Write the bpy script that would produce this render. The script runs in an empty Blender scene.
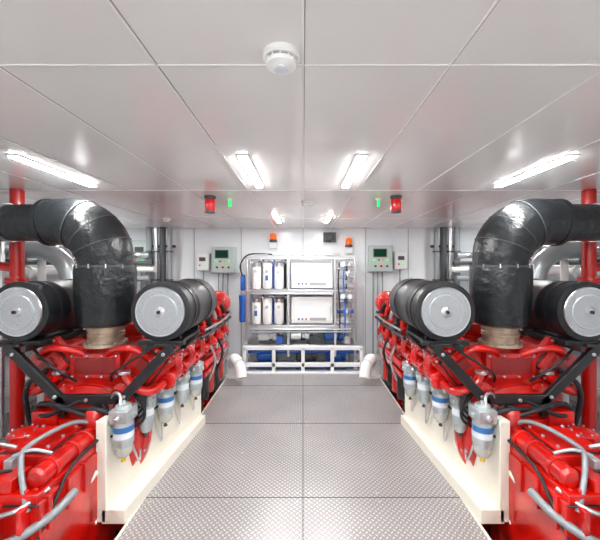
import bpy, bmesh, math, random
from mathutils import Vector, Matrix, Euler
random.seed(4)
scene = bpy.context.scene
scene.view_settings.view_transform = 'Standard'

# ---------------------------------------------------------------- materials
def nodes_of(name):
    m = bpy.data.materials.new(name); m.use_nodes = True
    nt = m.node_tree
    return m, nt, nt.nodes['Principled BSDF']

def mat(name, col, rough=0.4, metal=0.0, bump=0.0, bscale=40, var=0.0, vscale=6, coat=0.0, trans=0.0, emis=None, estr=0, bdist=0.004):
    m, nt, b = nodes_of(name)
    b.inputs['Base Color'].default_value = (*col, 1)
    b.inputs['Roughness'].default_value = rough
    b.inputs['Metallic'].default_value = metal
    b.inputs['Coat Weight'].default_value = coat
    b.inputs['Coat Roughness'].default_value = 0.08
    b.inputs['Transmission Weight'].default_value = trans
    if emis:
        b.inputs['Emission Color'].default_value = (*emis, 1)
        b.inputs['Emission Strength'].default_value = estr
    geo = nt.nodes.new('ShaderNodeNewGeometry')
    if var > 0:
        n = nt.nodes.new('ShaderNodeTexNoise'); n.inputs['Scale'].default_value = vscale
        n.inputs['Detail'].default_value = 4
        nt.links.new(geo.outputs['Position'], n.inputs['Vector'])
        r = nt.nodes.new('ShaderNodeValToRGB')
        r.color_ramp.elements[0].position = 0.35; r.color_ramp.elements[1].position = 0.7
        r.color_ramp.elements[0].color = (*[c*(1-var) for c in col], 1)
        r.color_ramp.elements[1].color = (*[min(1, c*(1+var*0.5)) for c in col], 1)
        nt.links.new(n.outputs['Fac'], r.inputs['Fac'])
        nt.links.new(r.outputs['Color'], b.inputs['Base Color'])
    if bump > 0:
        n = nt.nodes.new('ShaderNodeTexNoise'); n.inputs['Scale'].default_value = bscale
        n.inputs['Detail'].default_value = 3
        nt.links.new(geo.outputs['Position'], n.inputs['Vector'])
        bp = nt.nodes.new('ShaderNodeBump'); bp.inputs['Strength'].default_value = bump
        bp.inputs['Distance'].default_value = bdist
        nt.links.new(n.outputs['Fac'], bp.inputs['Height'])
        nt.links.new(bp.outputs['Normal'], b.inputs['Normal'])
    return m

RED = mat('red_engine_paint', (0.60, 0.006, 0.003), 0.22, bump=0.3, bscale=50, var=0.35, vscale=8, coat=0.6)
REDD = mat('red_shade_and_wheel', (0.22, 0.003, 0.003), 0.35, bump=0.2, bscale=60, coat=0.2)  # darker red paints crevice shade into engine castings; a valve handwheel uses it too
BLACK = mat('black_paint_and_gap_shade', (0.010, 0.010, 0.012), 0.35)  # bracket and fitting paint; also the shade painted into gaps between castings
FILT = mat('filter_shell_black', (0.008, 0.009, 0.011), 0.38, bump=0.3, bscale=150)
RUB = mat('black_rubber', (0.010, 0.010, 0.012), 0.5)
WRAP = mat('exhaust_insulation', (0.008, 0.010, 0.012), 0.33, bump=0.9, bscale=16, bdist=0.012)
NECK = mat('exhaust_bellows_wrap', (0.55, 0.45, 0.34), 0.4, 0.5, bump=0.4, bscale=30, var=0.4, vscale=12)
CREAM = mat('cream_steel_paint', (0.84, 0.80, 0.70), 0.35, coat=0.2, var=0.05)
WHITE = mat('white_gloss_paint', (0.85, 0.87, 0.88), 0.25, coat=0.2)
WPL = mat('white_plastic', (0.85, 0.85, 0.84), 0.35)
STEEL = mat('brushed_steel', (0.62, 0.63, 0.65), 0.28, 0.95)
ALU = mat('cast_aluminium', (0.50, 0.56, 0.58), 0.33, 0.6, bump=0.2, bscale=120)
GREY = mat('grey_pipe_paint', (0.30, 0.33, 0.35), 0.4)
HOSE = mat('grey_hose', (0.30, 0.33, 0.35), 0.35, 0.4, bump=0.5, bscale=220)
DGREY = mat('dark_grey', (0.06, 0.065, 0.07), 0.45)
BLUE = mat('blue_plastic', (0.02, 0.12, 0.5), 0.3)
CYAN = mat('blue_label', (0.03, 0.16, 0.42), 0.3)
LABEL = mat('pale_label', (0.74, 0.80, 0.85), 0.3)
PANELG = mat('panel_green_grey', (0.50, 0.58, 0.55), 0.35)
LCD = mat('panel_display', (0.01, 0.05, 0.03), 0.1)
GREEN = mat('green_paint', (0.01, 0.16, 0.08), 0.35)
YELLOW = mat('yellow_cap', (0.8, 0.5, 0.02), 0.35)
ORANGE = mat('orange_lens', (0.9, 0.15, 0.01), 0.2, emis=(1, .12, .01), estr=0.3)
REDL = mat('red_lens', (0.55, 0.01, 0.01), 0.15, emis=(1, .01, .01), estr=0.08)
GREENL = mat('green_lens', (0.02, 0.8, 0.15), 0.2, emis=(.02, 1, .2), estr=0.8)
BOWL = mat('clear_bowl', (0.75, 0.78, 0.72), 0.08, trans=0.5)
LAMP = mat('lamp_diffuser', (1, 1, 1), 0.4, emis=(1, 0.99, 0.97), estr=155)
GASKET = mat('gasket_line', (0.3, 0.3, 0.3), 0.5)
BILGE = mat('bilge_paint', (0.07, 0.065, 0.06), 0.5, var=0.4)
FIRE = mat('fire_main_red', (0.55, 0.008, 0.006), 0.3, coat=0.3)

def wallmat(name, col, rough):
    return mat(name, col, rough, bump=0.08, bscale=3, var=0.03, vscale=1.5, bdist=0.01)
WALL = wallmat('white_wall_panel', (0.86, 0.90, 0.93), 0.2)
CEIL = wallmat('white_ceiling_panel', (0.87, 0.865, 0.85), 0.16)
TRIM = mat('ceiling_joint', (0.95, 0.94, 0.95), 0.3)

def perforated():
    m, nt, b = nodes_of('perforated_disc')
    tc = nt.nodes.new('ShaderNodeNewGeometry')
    v = nt.nodes.new('ShaderNodeTexVoronoi'); v.inputs['Scale'].default_value = 230
    nt.links.new(tc.outputs['Position'], v.inputs['Vector'])
    r = nt.nodes.new('ShaderNodeValToRGB')
    r.color_ramp.elements[0].position = 0.15; r.color_ramp.elements[1].position = 0.45
    r.color_ramp.elements[0].color = (0.12, 0.13, 0.15, 1); r.color_ramp.elements[1].color = (0.44, 0.46, 0.48, 1)
    nt.links.new(v.outputs['Distance'], r.inputs['Fac'])
    nt.links.new(r.outputs['Color'], b.inputs['Base Color'])
    b.inputs['Metallic'].default_value = 0.2; b.inputs['Roughness'].default_value = 0.4
    return m
PERF = perforated()

def diamond():
    m, nt, b = nodes_of('diamond_plate')
    N = nt.nodes; L = nt.links
    g = N.new('ShaderNodeNewGeometry'); sp = N.new('ShaderNodeSeparateXYZ')
    L.new(g.outputs['Position'], sp.inputs[0])
    def M(op, a, bb=None, c=None):
        n = N.new('ShaderNodeMath'); n.operation = op
        for i, q in enumerate((a, bb, c)):
            if q is None: continue
            if isinstance(q, (int, float)): n.inputs[i].default_value = q
            else: L.new(q, n.inputs[i])
        return n.outputs[0]
    k = 1/(0.026*1.414)
    u = M('MULTIPLY', M('ADD', sp.outputs[0], sp.outputs[1]), k)
    v = M('MULTIPLY', M('SUBTRACT', sp.outputs[0], sp.outputs[1]), k)
    fu = M('SUBTRACT', M('FRACT', u), 0.5); fv = M('SUBTRACT', M('FRACT', v), 0.5)
    par = M('FLOORED_MODULO', M('ADD', M('FLOOR', u), M('FLOOR', v)), 2.0)
    a = M('MULTIPLY_ADD', par, 0.30, 0.16); c = M('MULTIPLY_ADD', par, -0.30, 0.46)
    d = M('ADD', M('POWER', M('ABSOLUTE', M('DIVIDE', fu, a)), 2.0), M('POWER', M('ABSOLUTE', M('DIVIDE', fv, c)), 2.0))
    mk = N.new('ShaderNodeMapRange'); mk.inputs['From Min'].default_value = 1.1; mk.inputs['From Max'].default_value = 0.5
    L.new(d, mk.inputs['Value'])
    no = N.new('ShaderNodeTexNoise'); no.inputs['Scale'].default_value = 2.2; no.inputs['Detail'].default_value = 5
    L.new(g.outputs['Position'], no.inputs['Vector'])
    mx = N.new('ShaderNodeMix'); mx.data_type = 'RGBA'
    mx.inputs[6].default_value = (0.36, 0.345, 0.345, 1); mx.inputs[7].default_value = (0.76, 0.73, 0.725, 1)
    L.new(mk.outputs[0], mx.inputs[0])
    m2 = N.new('ShaderNodeMix'); m2.data_type = 'RGBA'; m2.blend_type = 'MULTIPLY'; m2.inputs[0].default_value = 0.4
    L.new(mx.outputs[2], m2.inputs[6])
    rr = N.new('ShaderNodeValToRGB'); rr.color_ramp.elements[0].position = .3; rr.color_ramp.elements[1].position = .7
    rr.color_ramp.elements[0].color = (.6, .6, .6, 1); L.new(no.outputs['Fac'], rr.inputs[0])
    L.new(rr.outputs[0], m2.inputs[7])
    L.new(m2.outputs[2], b.inputs['Base Color'])
    bp = N.new('ShaderNodeBump'); bp.inputs['Strength'].default_value = 0.7; bp.inputs['Distance'].default_value = 0.0025
    L.new(mk.outputs[0], bp.inputs['Height']); L.new(bp.outputs[0], b.inputs['Normal'])
    b.inputs['Metallic'].default_value = 0.3; b.inputs['Roughness'].default_value = 0.33
    return m
PLATE = diamond()

# ---------------------------------------------------------------- builders
def root(name, loc=(0, 0, 0)):
    o = bpy.data.objects.new(name, None); o.empty_display_size = 0.1
    o.location = loc; scene.collection.objects.link(o); return o

class Part:
    def __init__(s, mir=False):
        s.bm = bmesh.new(); s.mats = []; s.mir = mir
    def mi(s, m):
        if m not in s.mats: s.mats.append(m)
        return s.mats.index(m)
    def _faces(s, verts, idx, m, M=None):
        k = s.mi(m)
        vs = [s.bm.verts.new(M @ Vector(v) if M else Vector(v)) for v in verts]
        for f in idx:
            try:
                fc = s.bm.faces.new([vs[i] for i in f]); fc.material_index = k; fc.smooth = True
            except ValueError: pass
    def box(s, c, d, m, rot=(0, 0, 0), top=1.0):
        x, y, z = d[0]/2, d[1]/2, d[2]/2; t = top
        v = [(-x,-y,-z),(x,-y,-z),(x,y,-z),(-x,y,-z),(-x*t,-y*t,z),(x*t,-y*t,z),(x*t,y*t,z),(-x*t,y*t,z)]
        f = [(0,3,2,1),(4,5,6,7),(0,1,5,4),(1,2,6,5),(2,3,7,6),(3,0,4,7)]
        M = Matrix.Translation(c) @ Euler(rot).to_matrix().to_4x4()
        s._faces(v, f, m, M)
    def slab(s, poly, z0, z1, m):
        n = len(poly); v = [(x, y, z0) for x, y in poly]+[(x, y, z1) for x, y in poly]
        f = [tuple(reversed(range(n))), tuple(range(n, 2*n))]
        for i in range(n):
            j = (i+1) % n; f.append((i, j, n+j, n+i))
        s._faces(v, f, m)
    def lathe(s, o, ax, prof, m, seg=24):
        ax = Vector(ax).normalized()
        q = Vector((0, 0, 1)).rotation_difference(ax).to_matrix().to_4x4()
        M = Matrix.Translation(o) @ q
        v = []; f = []
        for (r, h) in prof:
            for i in range(seg):
                a = 2*math.pi*i/seg; v.append((r*math.cos(a), r*math.sin(a), h))
        n = len(prof)
        for j in range(n-1):
            for i in range(seg):
                i2 = (i+1) % seg
                f.append((j*seg+i, j*seg+i2, (j+1)*seg+i2, (j+1)*seg+i))
        f.append(tuple(reversed(range(seg)))); f.append(tuple(range((n-1)*seg, n*seg)))
        s._faces(v, f, m, M)
    def cyl(s, p0, p1, r, m, r1=None, seg=16):
        p0 = Vector(p0); p1 = Vector(p1); d = p1-p0
        s.lathe(p0, d, [(r, 0), (r if r1 is None else r1, d.length)], m, seg)
    def tube(s, pts, r, m, seg=10, sub=6, smooth=True, radii=None):
        P = [Vector(p) for p in pts]
        R = radii or [r]*len(P)
        if smooth and len(P) > 2:
            Q = []; RR = []
            for i in range(len(P)-1):
                a = P[max(i-1, 0)]; b = P[i]; c = P[i+1]; d = P[min(i+2, len(P)-1)]
                for k in range(sub):
                    t = k/sub
                    Q.append(0.5*((2*b)+(c-a)*t+(2*a-5*b+4*c-d)*t*t+(3*b-a-3*c+d)*t**3))
                    RR.append(R[i]*(1-t)+R[i+1]*t)
            Q.append(P[-1]); RR.append(R[-1]); P = Q; R = RR
        n = len(P); v = []; f = []
        T0 = (P[1]-P[0]).normalized()
        up = Vector((0, 0, 1)) if abs(T0.z) < 0.9 else Vector((1, 0, 0))
        N0 = T0.cross(up).normalized()
        for i in range(n):
            T = ((P[min(i+1, n-1)]-P[i]).normalized() + (P[i]-P[max(i-1, 0)]).normalized())
            T = T.normalized() if T.length > 1e-6 else T0
            N0 = (N0 - T*N0.dot(T)).normalized(); B = T.cross(N0)
            for j in range(seg):
                a = 2*math.pi*j/seg
                v.append(P[i]+R[i]*(math.cos(a)*N0+math.sin(a)*B))
        for i in range(n-1):
            for j in range(seg):
                j2 = (j+1) % seg
                f.append((i*seg+j, i*seg+j2, (i+1)*seg+j2, (i+1)*seg+j))
        f.append(tuple(reversed(range(seg)))); f.append(tuple(range((n-1)*seg, n*seg)))
        s._faces(v, f, m)
    def prism(s, poly, y0, y1, m):
        n = len(poly); v = [(x, y0, z) for x, z in poly]+[(x, y1, z) for x, z in poly]
        f = [tuple(range(n)), tuple(reversed(range(n, 2*n)))]
        for i in range(n):
            j = (i+1) % n; f.append((i, n+i, n+j, j))
        s._faces(v, f, m)
    def bolt(s, p, ax, m, r=0.009, h=0.01):
        s.lathe(p, ax, [(r, 0), (r, h)], m, 6)
    def ring(s, o, ax, R, n, m, r=0.009, h=0.01):
        ax = Vector(ax).normalized(); q = Vector((0, 0, 1)).rotation_difference(ax)
        for i in range(n):
            a = 2*math.pi*i/n
            s.bolt(Vector(o)+q @ Vector((R*math.cos(a), R*math.sin(a), 0)), ax, m, r, h)
    def done(s, parent, name, bevel=0.0, segs=2):
        bm = s.bm
        bmesh.ops.recalc_face_normals(bm, faces=bm.faces)
        if s.mir:
            for v in bm.verts: v.co.x = -v.co.x
            bmesh.ops.reverse_faces(bm, faces=bm.faces)
        loc = Vector(parent.location) if parent else Vector((0, 0, 0))
        for v in bm.verts: v.co -= loc
        me = bpy.data.meshes.new(name); bm.to_mesh(me); bm.free()
        for m in s.mats: me.materials.append(m)
        try: me.set_sharp_from_angle(angle=math.radians(38))
        except Exception: pass
        o = bpy.data.objects.new(name, me); scene.collection.objects.link(o)
        if parent: o.parent = parent
        if bevel:
            b = o.modifiers.new('bevel', 'BEVEL'); b.width = bevel; b.segments = segs
            b.limit_method = 'ANGLE'; b.angle_limit = math.radians(40)
        return o

# ---------------------------------------------------------------- room
H = 2.15; XW = 3.1; Y0 = -1.6; Y1 = 5.35
p = Part(); p.box((0, Y1+.05, .85), (2*XW+.2, .1, 2.8), WALL)
for x in (-2.4, -1.78, .0, 1.72, 2.35): p.box((x, Y1-.002, 1.1), (.008, .008, 2.1), GASKET)
for x in (-1.03, 1.0):
    p.box((x, Y1-.01, 1.1), (.03, .02, 2.1), WHITE); p.box((x+.02, Y1-.002, 1.1), (.01, .006, 2.1), GASKET)
p.done(None, 'wall_far')
p = Part(); p.box((0, Y0-.05, .85), (2*XW+.2, .1, 2.8), WALL); p.done(None, 'wall_near')
for sgn, nm in ((-1, 'wall_left'), (1, 'wall_right')):
    p = Part(); p.box((sgn*(XW+.05), (Y0+Y1)/2, .85), (.1, Y1-Y0, 2.8), WALL)
    for y in (0, 1.2, 2.4, 3.6, 4.4): p.box((sgn*(XW-.002), y, 1.1), (.008, .01, 2.1), GASKET)
    p.done(None, nm)
p = Part(); p.box((0, (Y0+Y1)/2, H+.05), (2*XW+.2, Y1-Y0+.2, .1), CEIL)
for x in (0, .44, .92, 1.42, 1.92, 2.5):
    for sg in ((-1, 1) if x else (1,)):
        p.box((sg*x, (Y0+Y1)/2, H-.001), (.005, Y1-Y0, .004), TRIM)
        p.box((sg*x+.0045, (Y0+Y1)/2, H-.0005), (.0025, Y1-Y0, .002), GASKET)
for y in (-.6, .98, 2.62, 4.2):
    p.box((0, y, H-.001), (2*XW, .005, .004), TRIM); p.box((0, y+.0045, H-.0005), (2*XW, .0025, .002), GASKET)
p.done(None, 'ceiling')
p = Part()
p.box((0, (Y0+Y1)/2, -.015), (2.10, Y1-Y0, .03), PLATE)
for sg in (-1, 1):
    p.box((sg*2.515, (Y0+Y1)/2, -.015), (1.17, Y1-Y0, .03), PLATE)
    p.box((sg*1.49, (Y0+.95)/2, -.015), (.88, .95-Y0, .03), PLATE)
    p.box((sg*1.49, 4.9, -.015), (.88, .9, .03), PLATE)
    p.box((sg*1.055, 2.7, -.02), (.015, 3.6, .045), CREAM)
    p.box((sg*1.93, 2.7, -.02), (.015, 3.6, .045), CREAM)
for y in (.2, 1.2, 2.18, 3.2, 4.2): p.box((0, y, .0005), (2.1, .006, .002), DGREY)
p.box((0, (Y0+Y1)/2, .0005), (.006, Y1-Y0, .002), DGREY)
for sg in (-1, 1):
    for y in (.9, 1.9, 2.9, 3.9): p.box((sg*2.515, y, .0005), (1.17, .006, .002), DGREY)
for x in (-1, -.5, -.04, .04, .5, 1):
    for y in (1.24, 1.7, 2.14, 2.22, 2.7, 3.16, 3.24, 3.7, 4.16): p.bolt((x, y, 0), (0, 0, 1), STEEL, .008, .0015)
p.done(None, 'floor')
p = Part(); p.box((0, (Y0+Y1)/2, -.53), (2*XW+.1, Y1-Y0, .06), BILGE); p.done(None, 'floor_bilge')

# lamps
def strip(x, ya, yb, w=.045):
    r = root('ceiling_strip_light', (x, (ya+yb)/2, H))
    p = Part(); yc = (ya+yb)/2; L = yb-ya
    p.box((x, yc, H-.004), (w+.02, L+.02, .008), WHITE); p.done(r, 'housing', .002)
    p = Part(); p.box((x, yc, H-.010), (w, L, .006), LAMP); p.done(r, 'diffuser')
for x in (-.33, .32): 
    for a, b in ((1.78, 2.48), (3.78, 4.55), (-.2, .5), (-1.4, -.7)): strip(x, a, b)
for x in (-1.58, 1.47):
    for a, b in ((1.78, 2.46), (-.2, .5)): strip(x, a, b)
for x in (-2.6, 2.6): strip(x, 3.9, 4.6)

# smoke detectors
def detector(x, y, r0=.055):
    r = root('smoke_detector', (x, y, H))
    p = Part(); p.lathe((x, y, H), (0, 0, -1), [(r0, 0), (r0, .014), (r0*.93, .018)], WPL, 32)
    p.lathe((x, y, H-.018), (0, 0, -1), [(r0*.70, 0), (r0*.70, .006)], GREY, 32)
    p.lathe((x, y, H-.023), (0, 0, -1), [(r0*.80, 0), (r0*.80, .012), (r0*.55, .020)], WPL, 32)
    p.lathe((x, y, H-.042), (0, 0, -1), [(r0*.42, 0), (r0*.42, .003), (r0*.3, .005)], LABEL, 24)
    for i in range(12):
        a = i*math.pi/6
        p.box((x+r0*.74*math.cos(a), y+r0*.74*math.sin(a), H-.021), (.010, .004, .008), WPL, (0, 0, a))
    p.done(r, 'body')
detector(-.062, .93, .052); detector(.04, 3.1, .06); detector(-1.75, 4.2, .05)

def beacon(x, y):
    r = root('alarm_beacon', (x, y, H))
    p = Part(); p.lathe((x, y, H), (0, 0, -1), [(.05, 0), (.05, .02), (.04, .03)], DGREY)
    p.lathe((x, y, H-.13), (0, 0, -1), [(.047, 0), (.045, .015), (.025, .02)], DGREY)
    p.done(r, 'base')
    p = Part(); p.lathe((x, y, H-.03), (0, 0, -1), [(.042, 0), (.045, .03), (.045, .09), (.04, .10)], REDL); p.done(r, 'lens')
beacon(-.81, 2.85); beacon(.81, 2.85)
for x in (-.66, .68):
    r = root('indicator_lamp', (x, 2.95, H)); p = Part()
    p.lathe((x, 2.95, H), (0, 0, -1), [(.025, 0), (.025, .015)], WPL); p.lathe((x, 2.95, H-.015), (0, 0, -1), [(.012, 0), (.014, .05), (.008, .06)], GREENL); p.done(r, 'body')
def wall_beacon(x, z, m):
    r = root('wall_beacon', (x, Y1, z)); p = Part()
    p.box((x, Y1-.04, z-.09), (.13, .06, .10), WPL)
    p.lathe((x, Y1-.07, z-.04), (0, 0, 1), [(.06, 0), (.06, .03), (.05, .04)], DGREY)
    p.lathe((x, Y1-.07, z), (0, 0, 1), [(.05, 0), (.05, .08), (.035, .105)], m)
    p.done(r, 'body', .004)
wall_beacon(-.48, 1.96, ORANGE); wall_beacon(.74, 1.88, ORANGE)
r = root('wall_speaker', (.43, Y1, 2.0)); p = Part()
p.box((.43, Y1-.06, 2.0), (.2, .1, .15), DGREY); p.lathe((.43, Y1-.11, 2.0), (0, -1, 0), [(.04, 0), (.065, .04)], BLACK)
p.done(r, 'horn', .006)

def cpanel(x, z, w, h):
    r = root('control_panel', (x, Y1, z)); f = Y1-.16
    p = Part(); p.box((x, Y1-.08, z), (w, .15, h), PANELG); p.box((x, f+.003, z), (w*.93, .02, h*.93), PANELG)
    p.done(r, 'cabinet', .006)
    p = Part(); p.box((x-w*.05, f-.01, z+h*.22), (w*.5, .008, h*.25), LCD)
    p.box((x-w*.05, f-.008, z+h*.22), (w*.58, .006, h*.32), DGREY)
    for i, m in enumerate((GREENL, REDL, YELLOW, GREENL)):
        p.lathe((x-w*.3+i*w*.19, f-.006, z-h*.05), (0, -1, 0), [(.014, 0), (.014, .018)], m, 12)
    for i, m in enumerate((DGREY, REDL, DGREY)):
        p.lathe((x-w*.25+i*w*.25, f-.006, z-h*.28), (0, -1, 0), [(.019, 0), (.017, .022)], m, 12)
    p.box((x+w*.42, f-.01, z), (.012, .02, .06), STEEL)
    p.done(r, 'controls')
    p = Part()
    for dx in (-.1, -.03, .05): p.tube([(x+dx, Y1-.03, z-h/2), (x+dx, Y1-.03, z-h/2-.6), (x+dx, Y1-.03, .1)], .011, GREY if dx else RUB, smooth=False)
    p.done(r, 'conduits')
cpanel(-1.27, 1.63, .37, .42); cpanel(1.24, 1.65, .37, .42)
def jbox(x, z, w=.18, h=.25, m=WPL, y=Y1, name='junction_box'):
    r = root(name, (x, y, z)); p = Part()
    p.box((x, y-.06, z), (w, .1, h), m); p.box((x, y-.115, z), (w*.92, .014, h*.93), m)
    p.done(r, 'case', .006)
    p = Part(); p.box((x, y-.124, z+h*.15), (w*.5, .006, h*.22), DGREY)
    p.lathe((x-w*.2, y-.12, z-h*.2), (0, -1, 0), [(.013, 0), (.013, .012)], REDL, 10)
    p.lathe((x+w*.2, y-.12, z-h*.2), (0, -1, 0), [(.013, 0), (.013, .012)], GREENL, 10)
    p.tube([(x, y-.05, z-h/2), (x, y-.05, .15)], .012, GREY, smooth=False)
    p.done(r, 'details')
jbox(-1.61, 1.60, .2, .28); jbox(1.57, 1.62, .2, .28); jbox(-2.62, 1.72, .28, .46, PANELG); jbox(1.85, 1.2, .18, .3)
jbox(-1.88, 1.15, .2, .26)

# ---------------------------------------------------------------- water treatment rack
def rack():
    r = root('watermaker_rack', (-.03, 4.65, .12))
    ya, yb = 4.42, 4.84; xa, xb = -.76, .70
    p = Part()
    for x in (xa, -.2, .43, xb):
        for y in (ya, yb): p.box((x, y, .98), (.032, .032, 1.32), STEEL)
    for z in (.46, .72, 1.2, 1.64):
        for y in (ya, yb): p.box(((xa+xb)/2, y, z), (xb-xa, .03, .038), STEEL)
        for x in (xa, xb): p.box((x, (ya+yb)/2, z), (.03, yb-ya, .03), STEEL)
    for z in (.47, .735, 1.215): p.box(((xa+xb)/2, (ya+yb)/2, z), (xb-xa, yb-ya, .012), STEEL)
    for x in (xa, xb):
        for y in (ya, yb): p.box((x, y, .23), (.05, .05, .22), STEEL)
    p.done(r, 'frame', .004)
    for k, z in enumerate((.745, 1.225)):
        p = Part()
        p.box((.12, 4.62, z+.19), (.56, .3, .36), WPL); p.box((.12, 4.464, z+.19), (.5, .012, .31), WHITE)
        p.done(r, 'cabinet_%d' % (k+1), .015, 3)
        p = Part()
        p.box((.20, 4.454, z+.07), (.22, .006, .035), GREY)
        p.box((.05, 4.454, z+.27), (.14, .006, .05), LABEL)
        for i in range(3): p.lathe((-.06+.05*i, 4.458, z+.07), (0, -1, 0), [(.014, 0), (.012, .012)], (DGREY, BLUE, REDL)[i], 12)
        p.box((.37, 4.45, z+.2), (.015, .02, .1), STEEL)
        p.done(r, 'cabinet_face_%d' % (k+1))
        p = Part()
        for i, x in enumerate((-.64, -.49, -.33)):
            p.lathe((x, 4.50, z), (0, 0, 1), [(.05, 0), (.064, .02), (.064, .29), (.045, .32)], WPL)
            p.lathe((x, 4.50, z+.30), (0, 0, 1), [(.068, 0), (.068, .045), (.03, .06)], (STEEL, WPL, STEEL)[i])
            p.tube([(x, 4.5, z+.35), (x+.05, 4.5, z+.385), (x+.1, 4.5, z+.35)], .014, STEEL)
            p.box((x, 4.434, z+.15), (.04, .006, .07), CYAN if i == k else LABEL)
            p.cyl((x+.075, 4.6, z), (x+.075, 4.6, z+.4), .022, (DGREY, BLUE, RUB)[i])
            p.lathe((x, 4.435, z+.24), (0, -1, 0), [(.022, 0), (.022, .012)], STEEL, 14)
        p.done(r, 'filter_housings_%d' % (k+1))
    p = Part()
    for z in (.78, .92, 1.06, 1.26, 1.38, 1.5): 
        p.cyl((.46, 4.45, z), (.68, 4.45, z), .024, STEEL if z != .92 else BLUE)
        p.lathe((.57, 4.45, z), (1, 0, 0), [(.036, 0), (.036, .03)], DGREY if z > 1 else WPL)
        p.cyl((.46, 4.62, z), (.68, 4.62, z), .03, WPL)
    for i, x in enumerate((.49, .56, .62)): p.tube([(x, 4.41, .6), (x, 4.40, 1.0), (x-.02, 4.41, 1.3), (x, 4.45, 1.58)], .010, (RUB, BLUE, STEEL)[i])
    for x, z in ((.53, 1.13), (.62, 1.13), (.53, 1.56)):
        p.lathe((x, 4.4, z), (0, -1, 0), [(.038, 0), (.038, .02)], STEEL, 20)
        p.lathe((x, 4.38, z), (0, -1, 0), [(.032, 0), (.032, .002)], LABEL, 20)
    p.lathe((-.815, 4.45, .78), (0, 0, 1), [(.04, 0), (.05, .02), (.05, .30), (.055, .31), (.055, .36)], BLUE)
    p.lathe((-.815, 4.45, 1.2), (0, 0, 1), [(.02, 0), (.035, .02), (.035, .2), (.02, .22)], BLUE)
    p.tube([(-.815, 4.42, 1.4), (-.84, 4.4, 1.55), (-.72, 4.4, 1.69), (-.4, 4.4, 1.69)], .010, RUB)
    for i in range(5): p.cyl((-.65+.24*i, 4.40, 1.69), (-.47+.24*i, 4.40, 1.69), .012, STEEL)
    p.cyl((-.7, 4.39, .69), (.64, 4.39, .69), .012, STEEL); p.cyl((-.7, 4.39, .655), (.64, 4.39, .655), .012, GREY)
    p.cyl((-.7, 4.39, 1.165), (.4, 4.39, 1.165), .012, STEEL)
    p.cyl((-.70, 4.45, .42), (.66, 4.45, .42), .02, BLUE)
    p.done(r, 'pressure_tubes')
    p = Part()
    for i, x in enumerate((-.5, -.05, .42)):
        p.lathe((x-.13, 4.6, .57), (1, 0, 0), [(.05, 0), (.085, .01), (.085, .15), (.06, .17), (.06, .2), (.08, .21), (.08, .26)], (WPL, STEEL, BLUE)[i])
        p.box((x, 4.6, .49), (.22, .14, .03), DGREY)
        p.tube([(x+.1, 4.55, .62), (x+.14, 4.5, .68), (x+.2, 4.45, .6)], .016, STEEL)
        p.box((x+.18, 4.5, .53), (.08, .1, .1), (BLUE, DGREY, STEEL)[i])
    p.done(r, 'pumps')
    r.scale = (1.085,)*3; r.location = (-.03, 5.02, 0.0)
    return r
rack()
r = root('equipment_foundation', (0, 4.70, 0)); p = Part()
for z in (.36, .12): p.box((0, 4.70, z), (1.72, .05, .055), WHITE)
for x in (-.84, -.42, 0, .42, .84): p.box((x, 4.70, .18), (.05, .05, .36), WHITE)
p.box((0, 4.70, .012), (1.72, .12, .024), WHITE)
p.done(r, 'frame', .004)
r = root('bilge_pump_set', (0, 4.95, 0)); p = Part()
for i, x in enumerate((-.55, .05, .5)):
    p.lathe((x-.15, 4.98, .18), (1, 0, 0), [(.06, 0), (.1, .02), (.1, .22), (.07, .24), (.07, .3)], (BLUE, DGREY, BLUE)[i])
    p.box((x, 4.98, .04), (.3, .2, .08), DGREY)
p.tube([(-.82, 4.85, .27), (0, 4.85, .27), (.82, 4.85, .27)], .03, BLUE)
p.tube([(-.82, 4.80, .06), (0, 4.80, .06), (.82, 4.80, .06)], .025, BLUE)
p.done(r, 'pumps', .003)
for sg in (-1, 1):
    r = root('ventilation_elbow', (sg*.95, 4.5, 0)); p = Part()
    x = sg
    p.tube([(x*.98, 4.55, .02), (x*.98, 4.55, .16), (x*.93, 4.45, .27), (x*.84, 4.32, .22), (x*.80, 4.24, .08)], .075, WPL, 16)
    p.lathe((x*.98, 4.55, 0), (0, 0, 1), [(.1, 0), (.1, .02)], WPL)
    for a in range(4): p.lathe((x*(.93-.03*a), 4.45-.04*a, .265-.013*a), (-x*.5, -.7, -.2), [(.081, 0), (.081, .012)], STEEL, 18)
    p.done(r, 'duct')

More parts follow.
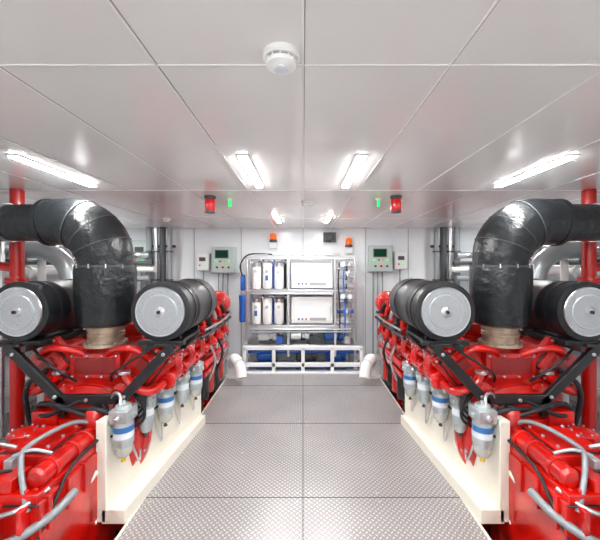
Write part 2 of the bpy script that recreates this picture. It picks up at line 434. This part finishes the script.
# ---------------------------------------------------------------- engines
CX = -1.42
def engine(mir):
    S = (lambda x: -x) if mir else (lambda x: x)
    r = root('marine_diesel_engine', (S(CX), 3.2, 0))
    c = CX
    p = Part(mir)
    p.prism([(c-.2, -.35), (c+.2, -.35), (c+.22, .1), (c+.23, .5), (c+.26, .72), (c+.12, .78), (c-.12, .78), (c-.26, .72), (c-.34, .5), (c-.34, .15), (c-.25, .1)], 2.34, 4.15, RED)
    p.box((c+.24, 3.75, .3), (.14, .9, .4), RED)
    for k in range(6):
        y = 2.55+.29*k
        p.box((c-.345, y+.15, .3), (.05, .03, .42), RED)
        for sg in ((-1, 1) if k > 2 else (-1,)):
            X = c-.345 if sg < 0 else c+.31
            p.lathe((X, y, .32), (sg, 0, 0), [(.085, 0), (.085, .02), (.05, .03)], RED, 20)
            p.ring((X+sg*.018, y, .32), (sg, 0, 0), .07, 6, STEEL, .006, .008)
    p.done(r, 'crankcase', .008)
    for bi, sg in enumerate((-1, 1)):
        p = Part(mir)
        rot = (0, sg*math.radians(38), 0)
        for k in range(6):
            y = 2.47+.29*k
            p.box((c+sg*.30, y, .80), (.25, .26, .24), RED, rot)
            p.box((c+sg*.345, y, .86), (.24, .25, .012), BLACK, rot)  # thin black sheet stands for shade in the gap under the cover
            p.box((c+sg*.385, y, .91), (.21, .23, .07), RED, rot, .88)
            p.box((c+sg*.415, y, .948), (.15, .16, .03), REDD if k % 2 else RED, rot, .8)
            M = Matrix.Translation((c+sg*.402, y, .932)) @ Euler(rot).to_matrix().to_4x4()
            ax = Euler(rot).to_matrix() @ Vector((0, 0, 1))
            for a in (-1, 1):
                for b in (-1, 1): p.bolt(M @ Vector((a*.085, b*.095, 0)), ax, STEEL, .011, .018)
            p.lathe(M @ Vector((0, 0, .015)), ax, [(.03, 0), (.03, .03), (.02, .04)], BLACK if k in (1, 4) else RED, 14)
            p.tube([(c+sg*.27, y+.1, .96), (c+sg*.31, y+.13, 1.02), (c+sg*.39, y+.13, .99), (c+sg*.46, y+.12, .85), (c+sg*.43, y+.1, .72)], .009, STEEL, 8)
            p.tube([(c+sg*.20, y+.05, .98), (c+sg*.24, y+.08, 1.03), (c+sg*.34, y+.06, 1.03), (c+sg*.42, y+.04, .97)], .007, RUB, 8)
        p.tube([(c+sg*.46, 2.4, .90), (c+sg*.475, 3.2, .89), (c+sg*.46, 4.1, .90)], .012, BLACK, 8)
        p.done(r, 'cylinder_heads_%d' % (bi+1), .01)
        p = Part(mir)
        X = c+sg*.44
        p.tube([(X, 2.36, .72), (X, 3.2, .72), (X, 4.15, .72)], .045, RED, 16, smooth=False)
        p.tube([(X-sg*.0, 3.2 if sg > 0 else 2.4, .55), (X, 3.4, .55), (X, 4.15, .55)], .035, RED, 14, smooth=False)
        for k in range(6):
            y = 2.47+.29*k
            p.tube([(X, y, .72), (X+sg*.035, y, .79), (X-sg*.0, y, .86), (X-sg*.08, y, .85)], .036, RED, 14)
            p.lathe((X, y+.12, .72), (0, 1, 0), [(.062, 0), (.062, .022)], RED, 18)
            p.lathe((X, y+.142, .72), (0, 1, 0), [(.05, 0), (.05, .03)], BLACK, 18)
            p.ring((X, y+.12, .72), (0, -1, 0), .052, 8, STEEL, .005, .007)
            p.box((X-sg*.03, y, .655), (.07, .05, .05), RED)
        p.lathe((X, 2.36, .72), (0, -1, 0), [(.062, 0), (.062, .02), (.045, .025), (.04, .05)], RED, 18)
        p.done(r, 'coolant_manifold_%d' % (bi+1), .004)
        p = Part(mir)
        X = c+sg*.33
        p.tube([(X+sg*.12, 2.86, 1.235), (X+sg*.12, 2.98, 1.22), (X+sg*.06, 3.15, 1.14), (X, 3.35, 1.06), (X-sg*.05, 3.6, 1.03)], .1, RED, 20, radii=[.12, .12, .1, .09, .085])
        p.lathe((X+sg*.12, 2.87, 1.235), (0, 1, 0), [(.135, 0), (.135, .025)], BLACK, 26)
        p.lathe((X+sg*.04, 3.22, 1.11), (0, 1, -.2), [(.12, 0), (.12, .02)], RED, 22)
        p.ring((X+sg*.04, 3.22, 1.11), (0, -1, .2), .106, 10, STEEL, .007, .01)
        p.box((X+sg*.02, 3.75, 1.08), (.22, .5, .16), RED, (0, sg*.3, 0), .9)
        for b in range(5):
            p.box((X+sg*.02, 3.56+.095*b, 1.09), (.24, .02, .17), REDD if b % 2 else RED, (0, sg*.3, 0), .9)
        p.lathe((X+sg*.04, 4.0, 1.08), (0, 1, 0), [(.08, 0), (.14, .02), (.15, .06), (.14, .10), (.08, .13)], RED, 26)
        p.lathe((X+sg*.04, 4.13, 1.08), (0, 1, 0), [(.06, 0), (.06, .06)], BLACK, 20)
        for k in range(6):
            y = 3.0+.2*k
            p.tube([(X, y, 1.10), (X+sg*.09, y+.02, 1.12), (X+sg*.15, y+.05, 1.04), (X+sg*.15, y+.08, .92), (X+sg*.10, y+.1, .78)], .022, (RED, BLACK, STEEL)[k % 3], 12)
            p.lathe((X+sg*.15, y+.06, .98), (0, 0, -1), [(.034, 0), (.034, .03)], BLACK if k % 2 else RED, 12)
            p.box((X+sg*.12, y+.1, 1.0), (.05, .06, .07), RED, (0, sg*.3, 0))
        p.tube([(X+sg*.19, 3.0, .95), (X+sg*.19, 3.6, .93), (X+sg*.18, 4.1, .95)], .012, STEEL, 8)
        p.tube([(X+sg*.19, 2.9, .90), (X+sg*.18, 3.6, .88), (X+sg*.18, 4.1, .90)], .014, RUB, 8)
        p.done(r, 'intake_duct_%d' % (bi+1), .005)
    p = Part(mir)
    p.prism([(c-.18, .78), (c+.18, .78), (c+.23, .93), (c+.16, .97), (c-.16, .97), (c-.23, .93)], 2.3, 4.1, RED)
    for y in (2.32, 2.62, 2.95, 3.3, 3.7, 4.07):
        p.prism([(c-.2, .77), (c+.2, .77), (c+.25, .935), (c+.17, .985), (c-.17, .985), (c-.25, .935)], y-.015, y+.015, RED)
    p.box((c, 3.3, 1.02), (.2, 1.3, .1), RED)
    p.box((c, 2.27, .86), (.34, .08, .17), RED)
    p.box((c, 2.226, .86), (.28, .008, .11), REDD)
    for dx in (-.15, -.05, .05, .15):
        for dz in (-.07, .07): p.bolt((c+dx, 2.23, .86+dz), (0, -1, 0), STEEL, .009, .014)
    p.done(r, 'charge_air_cooler', .01)
    p = Part(mir)
    p.lathe((c-.06, 2.34, .36), (0, -1, 0), [(.40, 0), (.40, .04), (.37, .05), (.37, .12), (.32, .16)], RED, 40)
    p.ring((c-.06, 2.30, .36), (0, -1, 0), .385, 22, STEEL, .009, .012)
    p.prism([(c-.4, .38), (c+.22, .38), (c+.34, .66), (c+.2, .78), (c-.2, .78), (c-.36, .66)], 2.25, 2.36, RED)
    for dx in (-.3, -.15, 0, .15, .3): p.bolt((c+dx, 2.25, .62+.08*(1-abs(dx)*3)), (0, -1, 0), STEEL, .01, .012)
    for sg in (-1, 1):
        p.lathe((c+sg*.2, 2.25, .66), (0, -1, 0), [(.09, 0), (.09, .03), (.06, .045), (.03, .05)], RED, 24)
        p.lathe((c+sg*.2, 2.20, .66), (0, -1, 0), [(.03, 0), (.03, .01)], BLACK, 18)
        p.ring((c+sg*.2, 2.22, .66), (0, -1, 0), .076, 8, STEEL, .006, .008)
        rot = (0, sg*math.radians(38), 0)
        p.box((c+sg*.33, 2.30, .86), (.27, .05, .27), RED, rot)
        p.box((c+sg*.33, 2.272, .86), (.22, .012, .20), BLACK, rot)  # black sheet, painted shade behind the end plate
        p.box((c+sg*.33, 2.26, .86), (.2, .03, .18), RED, rot)
        p.box((c+sg*.33, 2.24, .86), (.10, .03, .08), REDD, rot)
        M = Matrix.Translation((c+sg*.33, 2.275, .86)) @ Euler(rot).to_matrix().to_4x4()
        for a in (-.118, 0, .118):
            for b in (-.118, .118): p.bolt(M @ Vector((a, 0, b)), (0, -1, 0), STEEL, .010, .016)
        p.tube([(c+sg*.08, 2.25, .93), (c+sg*.16, 2.2, .98), (c+sg*.28, 2.18, .99), (c+sg*.38, 2.22, .92)], .022, RED, 14)
        p.tube([(c+sg*.44, 2.3, .72), (c+sg*.40, 2.2, .70), (c+sg*.30, 2.17, .74), (c+sg*.22, 2.2, .82)], .028, RED, 14)
        p.lathe((c+sg*.22, 2.2, .82), (0, 0, 1), [(.04, 0), (.04, .02)], STEEL, 16)
        p.tube([(c+sg*.12, 2.22, .76), (c+sg*.16, 2.16, .83), (c+sg*.26, 2.15, .90), (c+sg*.40, 2.2, .99)], .009, RUB, 8)
    p.done(r, 'flywheel_housing', .006)
    p = Part(mir)
    y = 2.10
    def bar(a, b, w=.06, t=.035, yy=y):
        a = Vector((a[0], yy, a[1])); b = Vector((b[0], yy, b[1])); d = b-a
        ang = math.atan2(d.z, d.x)
        p.box((a+b)/2, (d.length, t, w), BLACK, (0, -ang, 0))
    k0 = c+.04
    bar((k0-.52, 1.03), (k0-.17, .68)); bar((k0-.19, .69), (k0+.23, .69)); bar((k0+.21, .68), (k0+.54, 1.03))
    bar((k0-.52, 1.03), (k0-.17, .68), yy=2.6); bar((k0+.21, .68), (k0+.54, 1.03), yy=2.6)
    bar((k0-.17, .70), (k0-.17, .58), .06); bar((k0+.21, .70), (k0+.21, .58), .06)
    for sg in (-1, 1):
        p.box((k0+sg*.50, 2.33, 1.035), (.14, .5, .02), BLACK)
        p.box((k0+sg*.38, 2.33, 1.02), (.03, .55, .04), BLACK)
        p.box((k0+sg*.46, 2.13, 1.045), (.3, .05, .03), BLACK)
    for x, z in ((k0-.47, .98), (k0-.2, .71), (k0+.24, .71), (k0+.49, .98), (k0, .69)): p.bolt((x, y-.015, z), (0, -1, 0), STEEL, .013, .014)
    p.done(r, 'filter_bracket', .004)
    # gearbox
    p = Part(mir)
    g = c-.10
    p.box((g, 1.84, .10), (.58, .62, .66), RED)
    p.box((c-.04, 2.16, .25), (.46, .14, .62), RED)
    p.box((g, 1.82, .425), (.57, .605, .008), BLACK)  # black layer puts shade into the crevice under the gearbox lid
    p.box((g, 1.82, .445), (.55, .58, .05), RED)
    p.box((c-.06, 1.88, .50), (.34, .36, .09), RED, (0, 0, 0), .9)
    p.box((c-.06, 1.88, .545), (.27, .29, .006), BLACK)  # black sheet as crevice shade below the top cover
    p.box((c-.06, 1.88, .555), (.24, .26, .02), RED)
    for a in (-.10, .10):
        for b in (-.11, 0, .11): p.bolt((c-.06+a, 1.88+b, .563), (0, 0, 1), STEEL, .010, .012)
    for a in (-.355, .145):
        for b in range(7): p.bolt((c+a, 1.56+b*.09, .47), (0, 0, 1), STEEL if b % 2 else RED, .011, .014)
    for b in range(6): p.bolt((c-.34+b*.09, 1.55, .47), (0, 0, 1), RED, .012, .014)
    for b in range(5): p.box((c+.185, 1.58+.13*b, .36), (.04, .025, .16), RED)
    for b in range(5): p.box((c-.395, 1.58+.13*b, .36), (.04, .025, .16), RED)
    for b in range(5): p.box((c-.35+.12*b, 1.51, .2), (.025, .06, .46), RED)
    p.lathe((c+.12, 1.58, .51), (0, 1, 0), [(.035, 0), (.05, .015), (.05, .4), (.04, .43)], RED, 20)
    for yy in (1.66, 1.82, 1.93): p.lathe((c+.12, yy, .51), (0, 1, 0), [(.06, 0), (.06, .02)], RED, 20)
    p.lathe((c-.29, 2.0, .47), (0, 0, 1), [(.08, 0), (.08, .06), (.065, .07), (.03, .08)], RED, 24)
    p.ring((c-.29, 2.0, .535), (0, 0, 1), .068, 8, STEEL, .007, .012)
    p.lathe((c+.10, 2.08, .5), (0, 0, 1), [(.06, 0), (.06, .12), (.045, .14)], RED, 24)
    p.lathe((c+.10, 2.08, .64), (0, 0, 1), [(.03, 0), (.03, .02)], BLACK, 18)
    p.lathe((c-.31, 1.78, .47), (0, 0, 1), [(.045, 0), (.045, .07), (.055, .07), (.055, .09), (.03, .10)], RED, 20)
    p.lathe((c-.19, 1.62, .47), (0, 0, 1), [(.075, 0), (.075, .03), (.05, .045), (.03, .05)], RED, 26)
    p.ring((c-.19, 1.62, .495), (0, 0, 1), .064, 8, STEEL, .006, .01)
    p.box((c-.02, 1.60, .50), (.13, .12, .06), RED); p.box((c-.33, 1.62, .49), (.09, .12, .05), RED)
    p.box((c-.22, 2.12, .56), (.16, .1, .12), RED); p.box((c-.05, 2.17, .58), (.46, .06, .08), RED)
    for i in range(5): p.bolt((c-.22+.09*i, 2.13, .59), (0, -1, 0), STEEL, .010, .014)
    p.box((c-.05, 1.66, .55), (.04, .07, .05), ALU)
    p.lathe((c-.14, 1.53, .12), (0, -1, 0), [(.2, 0), (.2, .03), (.15, .06), (.08, .08), (.08, .14)], RED, 32)
    p.ring((c-.14, 1.50, .12), (0, -1, 0), .18, 12, STEEL)
    p.done(r, 'gearbox', .01)
    p = Part(mir)
    p.cyl((c-.14, 1.42, .12), (c-.14, 1.0, .10), .05, STEEL)
    p.lathe((c-.14, 1.38, .12), (0, -1, 0), [(.12, 0), (.12, .03)], RED)
    p.ring((c-.14, 1.35, .12), (0, -1, 0), .1, 8, STEEL)
    p.done(r, 'shaft_coupling')
    p = Part(mir)
    p.tube([(c-.40, 2.2, .55), (c-.25, 2.10, .66), (c-.05, 2.07, .64), (c+.2, 2.05, .62), (c+.26, 2.05, .45)], .016, RUB)
    p.tube([(c-.38, 2.18, .6), (c-.2, 2.06, .60), (c+.05, 2.10, .69), (c+.2, 2.1, .58)], .013, RUB)
    p.tube([(c-.35, 2.2, .62), (c-.1, 2.04, .66), (c+.1, 2.04, .60), (c+.24, 2.15, .50)], .011, RUB)
    p.tube([(c+.18, 2.15, .5), (c+.19, 1.95, .50), (c+.18, 1.75, .47), (c+.20, 1.6, .38), (c+.16, 1.5, .2)], .009, RUB)
    p.tube([(c-.42, 1.90, .30), (c-.42, 1.72, .48), (c-.37, 1.56, .48), (c-.27, 1.48, .40), (c-.12, 1.44, .31), (c+.06, 1.46, .29), (c+.2, 1.56, .34), (c+.22, 1.72, .36)], .021, HOSE, 12)
    p.tube([(c-.46, 1.85, .2), (c-.44, 1.60, .40), (c-.35, 1.48, .34), (c-.22, 1.44, .24), (c-.02, 1.43, .20), (c+.2, 1.52, .22)], .018, HOSE, 12)
    p.tube([(c-.36, 1.50, .44), (c-.20, 1.47, .42), (c-.05, 1.48, .40), (c+.1, 1.5, .42), (c+.18, 1.6, .46)], .011, STEEL, 10)
    p.tube([(c+.16, 2.1, .49), (c+.05, 1.98, .60), (c-.02, 1.72, .60), (c+.04, 1.6, .56), (c+.14, 1.52, .40)], .013, HOSE, 10)
    p.tube([(c-.05, 1.66, .58), (c+.03, 1.68, .60), (c+.1, 1.72, .56)], .009, ALU)
    p.tube([(c-.31, 1.78, .56), (c-.22, 1.74, .60), (c-.12, 1.76, .57)], .009, ALU)
    p.tube([(c-.02, 1.62, .53), (c-.1, 1.56, .55), (c-.2, 1.54, .5), (c-.3, 1.5, .3)], .008, RUB)
    for i in range(4):
        p.tube([(c+.25, 2.2, .8-.03*i), (c+.36, 2.17, .7-.03*i), (c+.34, 2.2, .62-.04*i), (c+.2, 2.22, .5-.03*i)], .009, RUB)
    p.tube([(c-.3, 2.2, .85), (c-.40, 2.16, .75), (c-.43, 2.2, .55), (c-.40, 2.3, .2)], .016, RUB)
    for i in range(3):
        p.tube([(c+.50, 3.25+.3*i, .75), (c+.52, 3.35+.3*i, .6), (c+.48, 3.4+.3*i, .45), (c+.36, 3.45+.3*i, .2)], .013, RUB if i % 2 else STEEL)
    p.done(r, 'hoses')
    p = Part(mir)
    p.box((c, 4.17, .5), (.62, .06, .7), RED)
    p.lathe((c, 4.2, .35), (0, 1, 0), [(.2, 0), (.2, .05)], BLACK, 28)
    for sg in (-1, 1):
        for y in (2.7, 3.9):
            p.box((c+sg*.33, y, -.1), (.16, .16, .03), RED); p.box((c+sg*.28, y, -.02), (.03, .14, .16), RED)
            p.cyl((c+sg*.33, y, -.3), (c+sg*.33, y, -.1), .05, BLACK)
    for sg in (-1, 1): p.box((c+sg*.33, 2.85, -.4), (.12, 3.1, .2), CREAM)
    p.done(r, 'mounts', .006)
    p = Part(mir)
    for i in range(4):
        y = 3.35+.2*i
        p.lathe((c+.40, y, .18), (0, 0, 1), [(.045, 0), (.055, .015), (.055, .2), (.06, .21), (.06, .25)], RED if i % 2 else BLACK, 20)
    p.box((c+.38, 3.65, .45), (.14, .8, .05), RED)
    p.done(r, 'oil_filters', .004)

    for sg, x in ((-1, -1.83), (1, -.915)):
        z = 1.25; ya = 2.10; L = .70
        f = root('air_filter', (S(x), ya+L/2, z))
        p = Part(mir)
        p.lathe((x, ya, z), (0, 1, 0), [(.178, 0), (.192, .004), (.194, .03), (.186, .034), (.186, .2), (.189, .205), (.189, .225), (.186, .23), (.186, .5), (.189, .505), (.189, .525), (.186, .53), (.186, L-.03), (.17, L), (.12, L+.01), (.12, L+.05)], FILT, 56)
        p.done(f, 'canister')
        p = Part(mir)
        p.lathe((x, ya-.001, z), (0, -1, 0), [(.165, 0), (.165, .003)], BLACK, 48)
        p.lathe((x, ya-.004, z), (0, -1, 0), [(.160, 0), (.157, .008), (.150, .006), (.148, .0065)], STEEL, 48)
        p.lathe((x, ya-.006, z), (0, -1, 0), [(.149, 0), (.149, .006)], PERF, 48)
        p.lathe((x, ya-.012, z), (0, -1, 0), [(.112, 0), (.110, .003), (.105, .0032)], ALU, 40)
        p.lathe((x, ya-.012, z), (0, -1, 0), [(.104, 0), (.104, .0035)], PERF, 40)
        p.lathe((x, ya-.014, z), (0, -1, 0), [(.034, 0), (.034, .006), (.022, .012)], STEEL, 20)
        p.lathe((x, ya-.024, z), (0, -1, 0), [(.012, 0), (.012, .014)], BLACK, 8)
        p.done(f, 'end_cover')
        p = Part(mir)
        for yy in (2.22, 2.6):
            p.lathe((x, yy, z), (0, 1, 0), [(.192, 0), (.192, .025)], BLACK, 48)
            p.box((x, yy+.012, z-.195), (.16, .03, .03), BLACK)
        p.done(f, 'clamps')

    ex = root('exhaust_pipe', (S(c), 2.4, 1.3)); yE = 2.36
    p = Part(mir)
    p.lathe((c, yE, .98), (0, 0, 1), [(.14, 0), (.14, .02), (.115, .025), (.115, .06), (.122, .07), (.115, .08), (.122, .09), (.115, .10), (.125, .13), (.125, .17)], NECK, 32)
    p.ring((c, yE, .995), (0, 0, 1), .13, 10, STEEL, .008, .012)
    p.done(ex, 'bellows')
    p = Part(mir)
    p.lathe((c, yE, 1.12), (0, 0, 1), [(.15, 0), (.178, .02), (.19, .12), (.198, .25), (.200, .38), (.192, .43)], WRAP, 40)
    p.done(ex, 'insulated_riser')
    p = Part(mir)
    zc = 1.86; R = .30
    pts = []
    for i in range(9):
        a = math.pi/2*i/8
        pts.append((c-R+R*math.cos(a), yE+.02*i/8, zc-R+R*math.sin(a)))
    rad = [.175, .182, .188, .19, .19, .188, .184, .178, .17]
    p.tube([(c, yE, 1.50)]+pts+[(c-R-.12, yE+.03, zc)], .18, WRAP, 36, 4, radii=[.172]+rad+[.165])
    p.done(ex, 'insulated_elbow')
    p = Part(mir)
    p.tube([(c-R-.1, yE+.03, zc), (c-R-.6, yE+.06, zc), (-3.09, yE+.1, zc)], .135, WRAP, 28, smooth=False)
    for x in (c-R-.15, c-R-.42, c-R-.75, c-R-1.05):
        p.lathe((x, yE+.04, zc), (-1, .05, 0), [(.142, 0), (.142, .02)], STEEL if x < c-R-.2 else WRAP, 28)
    p.lathe((c-R-.11, yE+.03, zc), (-1, 0, 0), [(.172, 0), (.172, .03), (.14, .05)], WRAP, 32)
    p.done(ex, 'insulated_run')
    p = Part(mir)
    p.lathe((c, yE, 1.535), (0, 0, 1), [(.197, 0), (.197, .012)], DGREY, 40)
    for i in range(5):
        a = math.radians(-150+30*i)
        p.box((c+.198*math.cos(a), yE+.198*math.sin(a), 1.543), (.007, .007, .028), STEEL, (0, 0, a))
    for i in (2, 4, 6):
        a = math.pi/2*i/8
        ax = (-math.sin(a), 0, math.cos(a))
        p.lathe((c-R+R*math.cos(a), yE+.02*i/8, zc-R+R*math.sin(a)), ax, [(.1915, 0), (.1925, .003), (.1915, .006)], DGREY, 40)
    x = c-R-.85
    p.cyl((x, yE+.05, zc+.14), (x, yE+.05, H), .012, STEEL)
    p.done(ex, 'straps')

    # fuel filter board, slightly angled to the aisle
    K = .165
    bx = lambda y: -1.21+K*(y-1.96)
    rz = -math.atan(K)
    b = root('fuel_filter_board', (S(-1.15), 2.6, 0))
    p = Part(mir)
    ym = 2.58; L = 1.26
    p.box((bx(ym), ym, .31), (.02, L, .60), CREAM, (0, 0, rz))
    p.box((bx(ym)-.01, ym, .605), (.05, L, .018), CREAM, (0, 0, rz))
    p.box((bx(1.965), 1.965, .31), (.06, .02, .60), CREAM)
    p.slab([(bx(1.955)+.005, 1.955), (-1.065, 1.955), (-.955, 3.2), (bx(3.2)+.005, 3.2)], 0, .085, CREAM)
    p.done(b, 'steel_plate', .004)
    p = Part(mir)
    p.tube([(-1.23, 1.95, .32), (-1.36, 1.46, -.02)], .014, CREAM, smooth=False)
    p.tube([(-1.23, 1.95, .02), (-2.0, 1.42, .0)], .014, CREAM, smooth=False)
    p.done(b, 'edge_frame')
    p = Part(mir)
    o = lambda y, d, z: (bx(y)+d, y, z)
    p.tube([o(2.0, .03, .57), o(2.5, .035, .575), o(3.12, .03, .57)], .011, STEEL)
    p.tube([o(2.0, .03, .50), o(2.5, .04, .49), o(3.12, .03, .52)], .008, RUB)
    for i in range(5):
        yy = 2.02+.22*i
        p.tube([o(yy, .07, .66), o(yy+.04, .04, .73), o(yy+.07, -.03, .71), o(yy+.1, -.07, .5)], .010, RUB if i % 2 else STEEL)
    for q_ in (2.17, 2.42, 2.68, 2.92):
        p.tube([o(q_, .02, .45), o(q_+.02, .04, .32), o(q_+.06, .05, .22), o(q_+.10, .03, .32), o(q_+.12, .02, .48)], .007, STEEL)
    p.done(b, 'fuel_lines')
    for i, (yy, k) in enumerate(((2.05, 1.12), (2.27, .95), (2.50, 1.12), (2.74, .95), (2.97, 1.08))):
        x = bx(yy)+.07; z0 = .62
        u = root('fuel_filter', (S(x), yy, z0)); big = k > 1.05
        p = Part(mir)
        p.box((x, yy, z0), (.10*k, .12*k, .07*k), ALU); p.box((x-.05, yy, z0-.01), (.05, .07, .05), ALU)
        p.box((x, yy, z0-.01), (.13*k, .03, .03), ALU)
        p.lathe((x, yy, z0+.033*k), (0, 0, 1), [(.045*k, 0), (.04*k, .02), (.015, .03), (.012, .045)], ALU, 20)
        p.lathe((x+.0, yy-.06*k, z0), (0, -1, 0), [(.02, 0), (.02, .02), (.012, .022), (.012, .035)], STEEL, 8)
        p.done(u, 'head', .008)
        p = Part(mir)
        p.lathe((x, yy, z0-.035*k), (0, 0, -1), [(.05*k, 0), (.053*k, .008), (.053*k, .125*k), (.047*k, .14*k)], ALU, 28)
        if i in (0, 2, 4):
            p.lathe((x, yy, z0-.06*k), (0, 0, -1), [(.0538*k, 0), (.0538*k, .03*k)], CYAN, 28)
            p.lathe((x, yy, z0-.095*k), (0, 0, -1), [(.0540*k, 0), (.0540*k, .03*k)], LABEL, 28)
        else:
            p.lathe((x, yy, z0-.06*k), (0, 0, -1), [(.0538*k, 0), (.0538*k, .05*k)], LABEL, 28)
        p.done(u, 'body')
        p = Part(mir)
        p.lathe((x, yy, z0-.175*k), (0, 0, -1), [(.046*k, 0), (.046*k, .035*k), (.03*k, .06*k), (.012, .065*k)], BOWL if big else ALU, 24)
        p.lathe((x, yy, z0-.24*k), (0, 0, -1), [(.01, 0), (.01, .02), (.014, .021), (.014, .03)], YELLOW if i == 0 else DGREY, 10)
        p.done(u, 'bowl')

    q = root('fire_main_pipe', (S(-2.29), 2.62, 0))
    p = Part(mir)
    p.tube([(-2.29, 2.62, 0), (-2.29, 2.62, 1.2), (-2.29, 2.62, H)], .048, FIRE, 20, smooth=False)
    for z in (.9, 1.40): 
        p.lathe((-2.29, 2.62, z), (0, 0, 1), [(.078, 0), (.078, .022)], FIRE, 22); p.lathe((-2.29, 2.62, z+.026), (0, 0, 1), [(.078, 0), (.078, .022)], FIRE, 22)
        p.ring((-2.29, 2.62, z+.048), (0, 0, 1), .066, 8, STEEL, .007, .01)
    p.tube([(-2.29, 2.62, 1.52), (-2.45, 2.64, 1.54), (-2.7, 2.7, 1.54)], .035, FIRE, 16)
    p.lathe((-2.29, 2.62, 0), (0, 0, 1), [(.08, 0), (.08, .02)], FIRE, 20)
    p.done(q, 'pipe')
    q = root('cooling_water_pipes', (S(-2.7), 3.4, 0))
    p = Part(mir)
    rr = random.Random(7)
    for i, (z, rad, m_) in enumerate(((1.70, .05, STEEL), (1.58, .03, DGREY), (1.48, .045, WPL), (1.34, .04, GREY), (.95, .05, STEEL), (.72, .04, GREY), (.3, .05, WPL))):
        x = -2.90+.04*(i % 3)
        p.tube([(x, 1.2, z), (x, 2.6, z), (x, 3.9, z), (x+.04, 4.6, z), (x+.3, 5.0, z), (x+.55, 5.02, z)], rad, m_, 14)
        for y in (1.9, 2.9, 3.5, 4.1):
            yy = y+rr.uniform(-.2, .2); p.lathe((x, yy, z), (0, 1, 0), [(rad*1.6, 0), (rad*1.6, .03)], m_, 16)
    for i, y in enumerate((2.95, 3.35, 3.8, 4.3)):
        x = -2.72+.04*(i % 2)
        p.tube([(x, y, 0), (x, y, .8), (x, y, 1.75), (x-.1, y+.05, 1.9), (x-.35, y+.1, 1.92)], .025+.01*(i % 3), (STEEL, WPL, GREY)[i % 3], 14)
        p.lathe((x, y, 1.1+.1*i), (0, -1, 0), [(.02, .0), (.02, .09), (.06, .092), (.06, .105)], (DGREY, REDD, BLUE)[i % 3], 18)
        p.lathe((x, y, 1.05+.1*i), (0, 0, 1), [(.06, 0), (.06, .1)], GREY, 16)
    p.done(q, 'pipework')
    q = root('seawater_strainer', (S(-2.35), 4.4, 0))
    p = Part(mir)
    p.lathe((-2.35, 4.4, 0), (0, 0, 1), [(.13, 0), (.13, .03), (.1, .05), (.14, .12), (.14, .55), (.17, .56), (.17, .6), (.1, .66)], GREY, 26)
    p.ring((-2.35, 4.4, .6), (0, 0, 1), .155, 10, STEEL)
    p.tube([(-2.35, 4.4, .35), (-2.35, 4.1, .35), (-2.42, 3.8, .35), (-2.55, 3.7, .35)], .06, GREY, 16)
    p.done(q, 'strainer')
    q = root('ventilation_duct', (S(-2.15), 5.2, 0))
    p = Part(mir)
    for i in range(4):
        x = -2.12-.11*i
        p.tube([(x, 5.2, 0), (x, 5.2, 1.0), (x, 5.2, H)], .045 if i % 2 else .035, (GREY, DGREY, STEEL, GREY)[i], 16, smooth=False)
        for z in (.5, 1.3, 1.75): p.lathe((x, 5.2, z), (0, 0, 1), [(.055, 0), (.055, .025)], DGREY, 16)
    for z in (1.15, 1.85): p.box((-2.28, 5.27, z), (.45, .03, .04), DGREY)
    p.done(q, 'risers')
    q = root('air_intake_hose', (S(-2.5), 3.4, 1.4))
    p = Part(mir)
    pts = [(-2.35, 3.3, 0.9), (-2.35, 3.3, 1.35), (-2.40, 3.3, 1.55), (-2.53, 3.3, 1.66), (-2.75, 3.32, 1.70), (-3.09, 3.34, 1.70)]
    p.tube(pts, .085, ALU, 24)
    p.tube([(-2.35, 3.3, 0), (-2.35, 3.3, .5), (-2.35, 3.3, .9)], .07, GREY, 20, smooth=False)
    for z in (.9, 1.3): p.lathe((-2.35, 3.3, z), (0, 0, 1), [(.1, 0), (.1, .02)], STEEL, 24)
    p.done(q, 'elbow')
engine(False); engine(True)

# ---------------------------------------------------------------- world + camera
w = bpy.data.worlds.new('World'); scene.world = w; w.use_nodes = True
w.node_tree.nodes['Background'].inputs[0].default_value = (.8, .85, .9, 1)
w.node_tree.nodes['Background'].inputs[1].default_value = .5
cam = bpy.data.cameras.new('Camera'); co = bpy.data.objects.new('Camera', cam); scene.collection.objects.link(co)
co.location = (0, 0, 1.55); co.rotation_euler = (math.radians(90), 0, 0)
cam.sensor_width = 36; cam.lens = 327/600*36; cam.shift_x = -.005; cam.shift_y = -5/600; cam.clip_start = .02
scene.camera = co
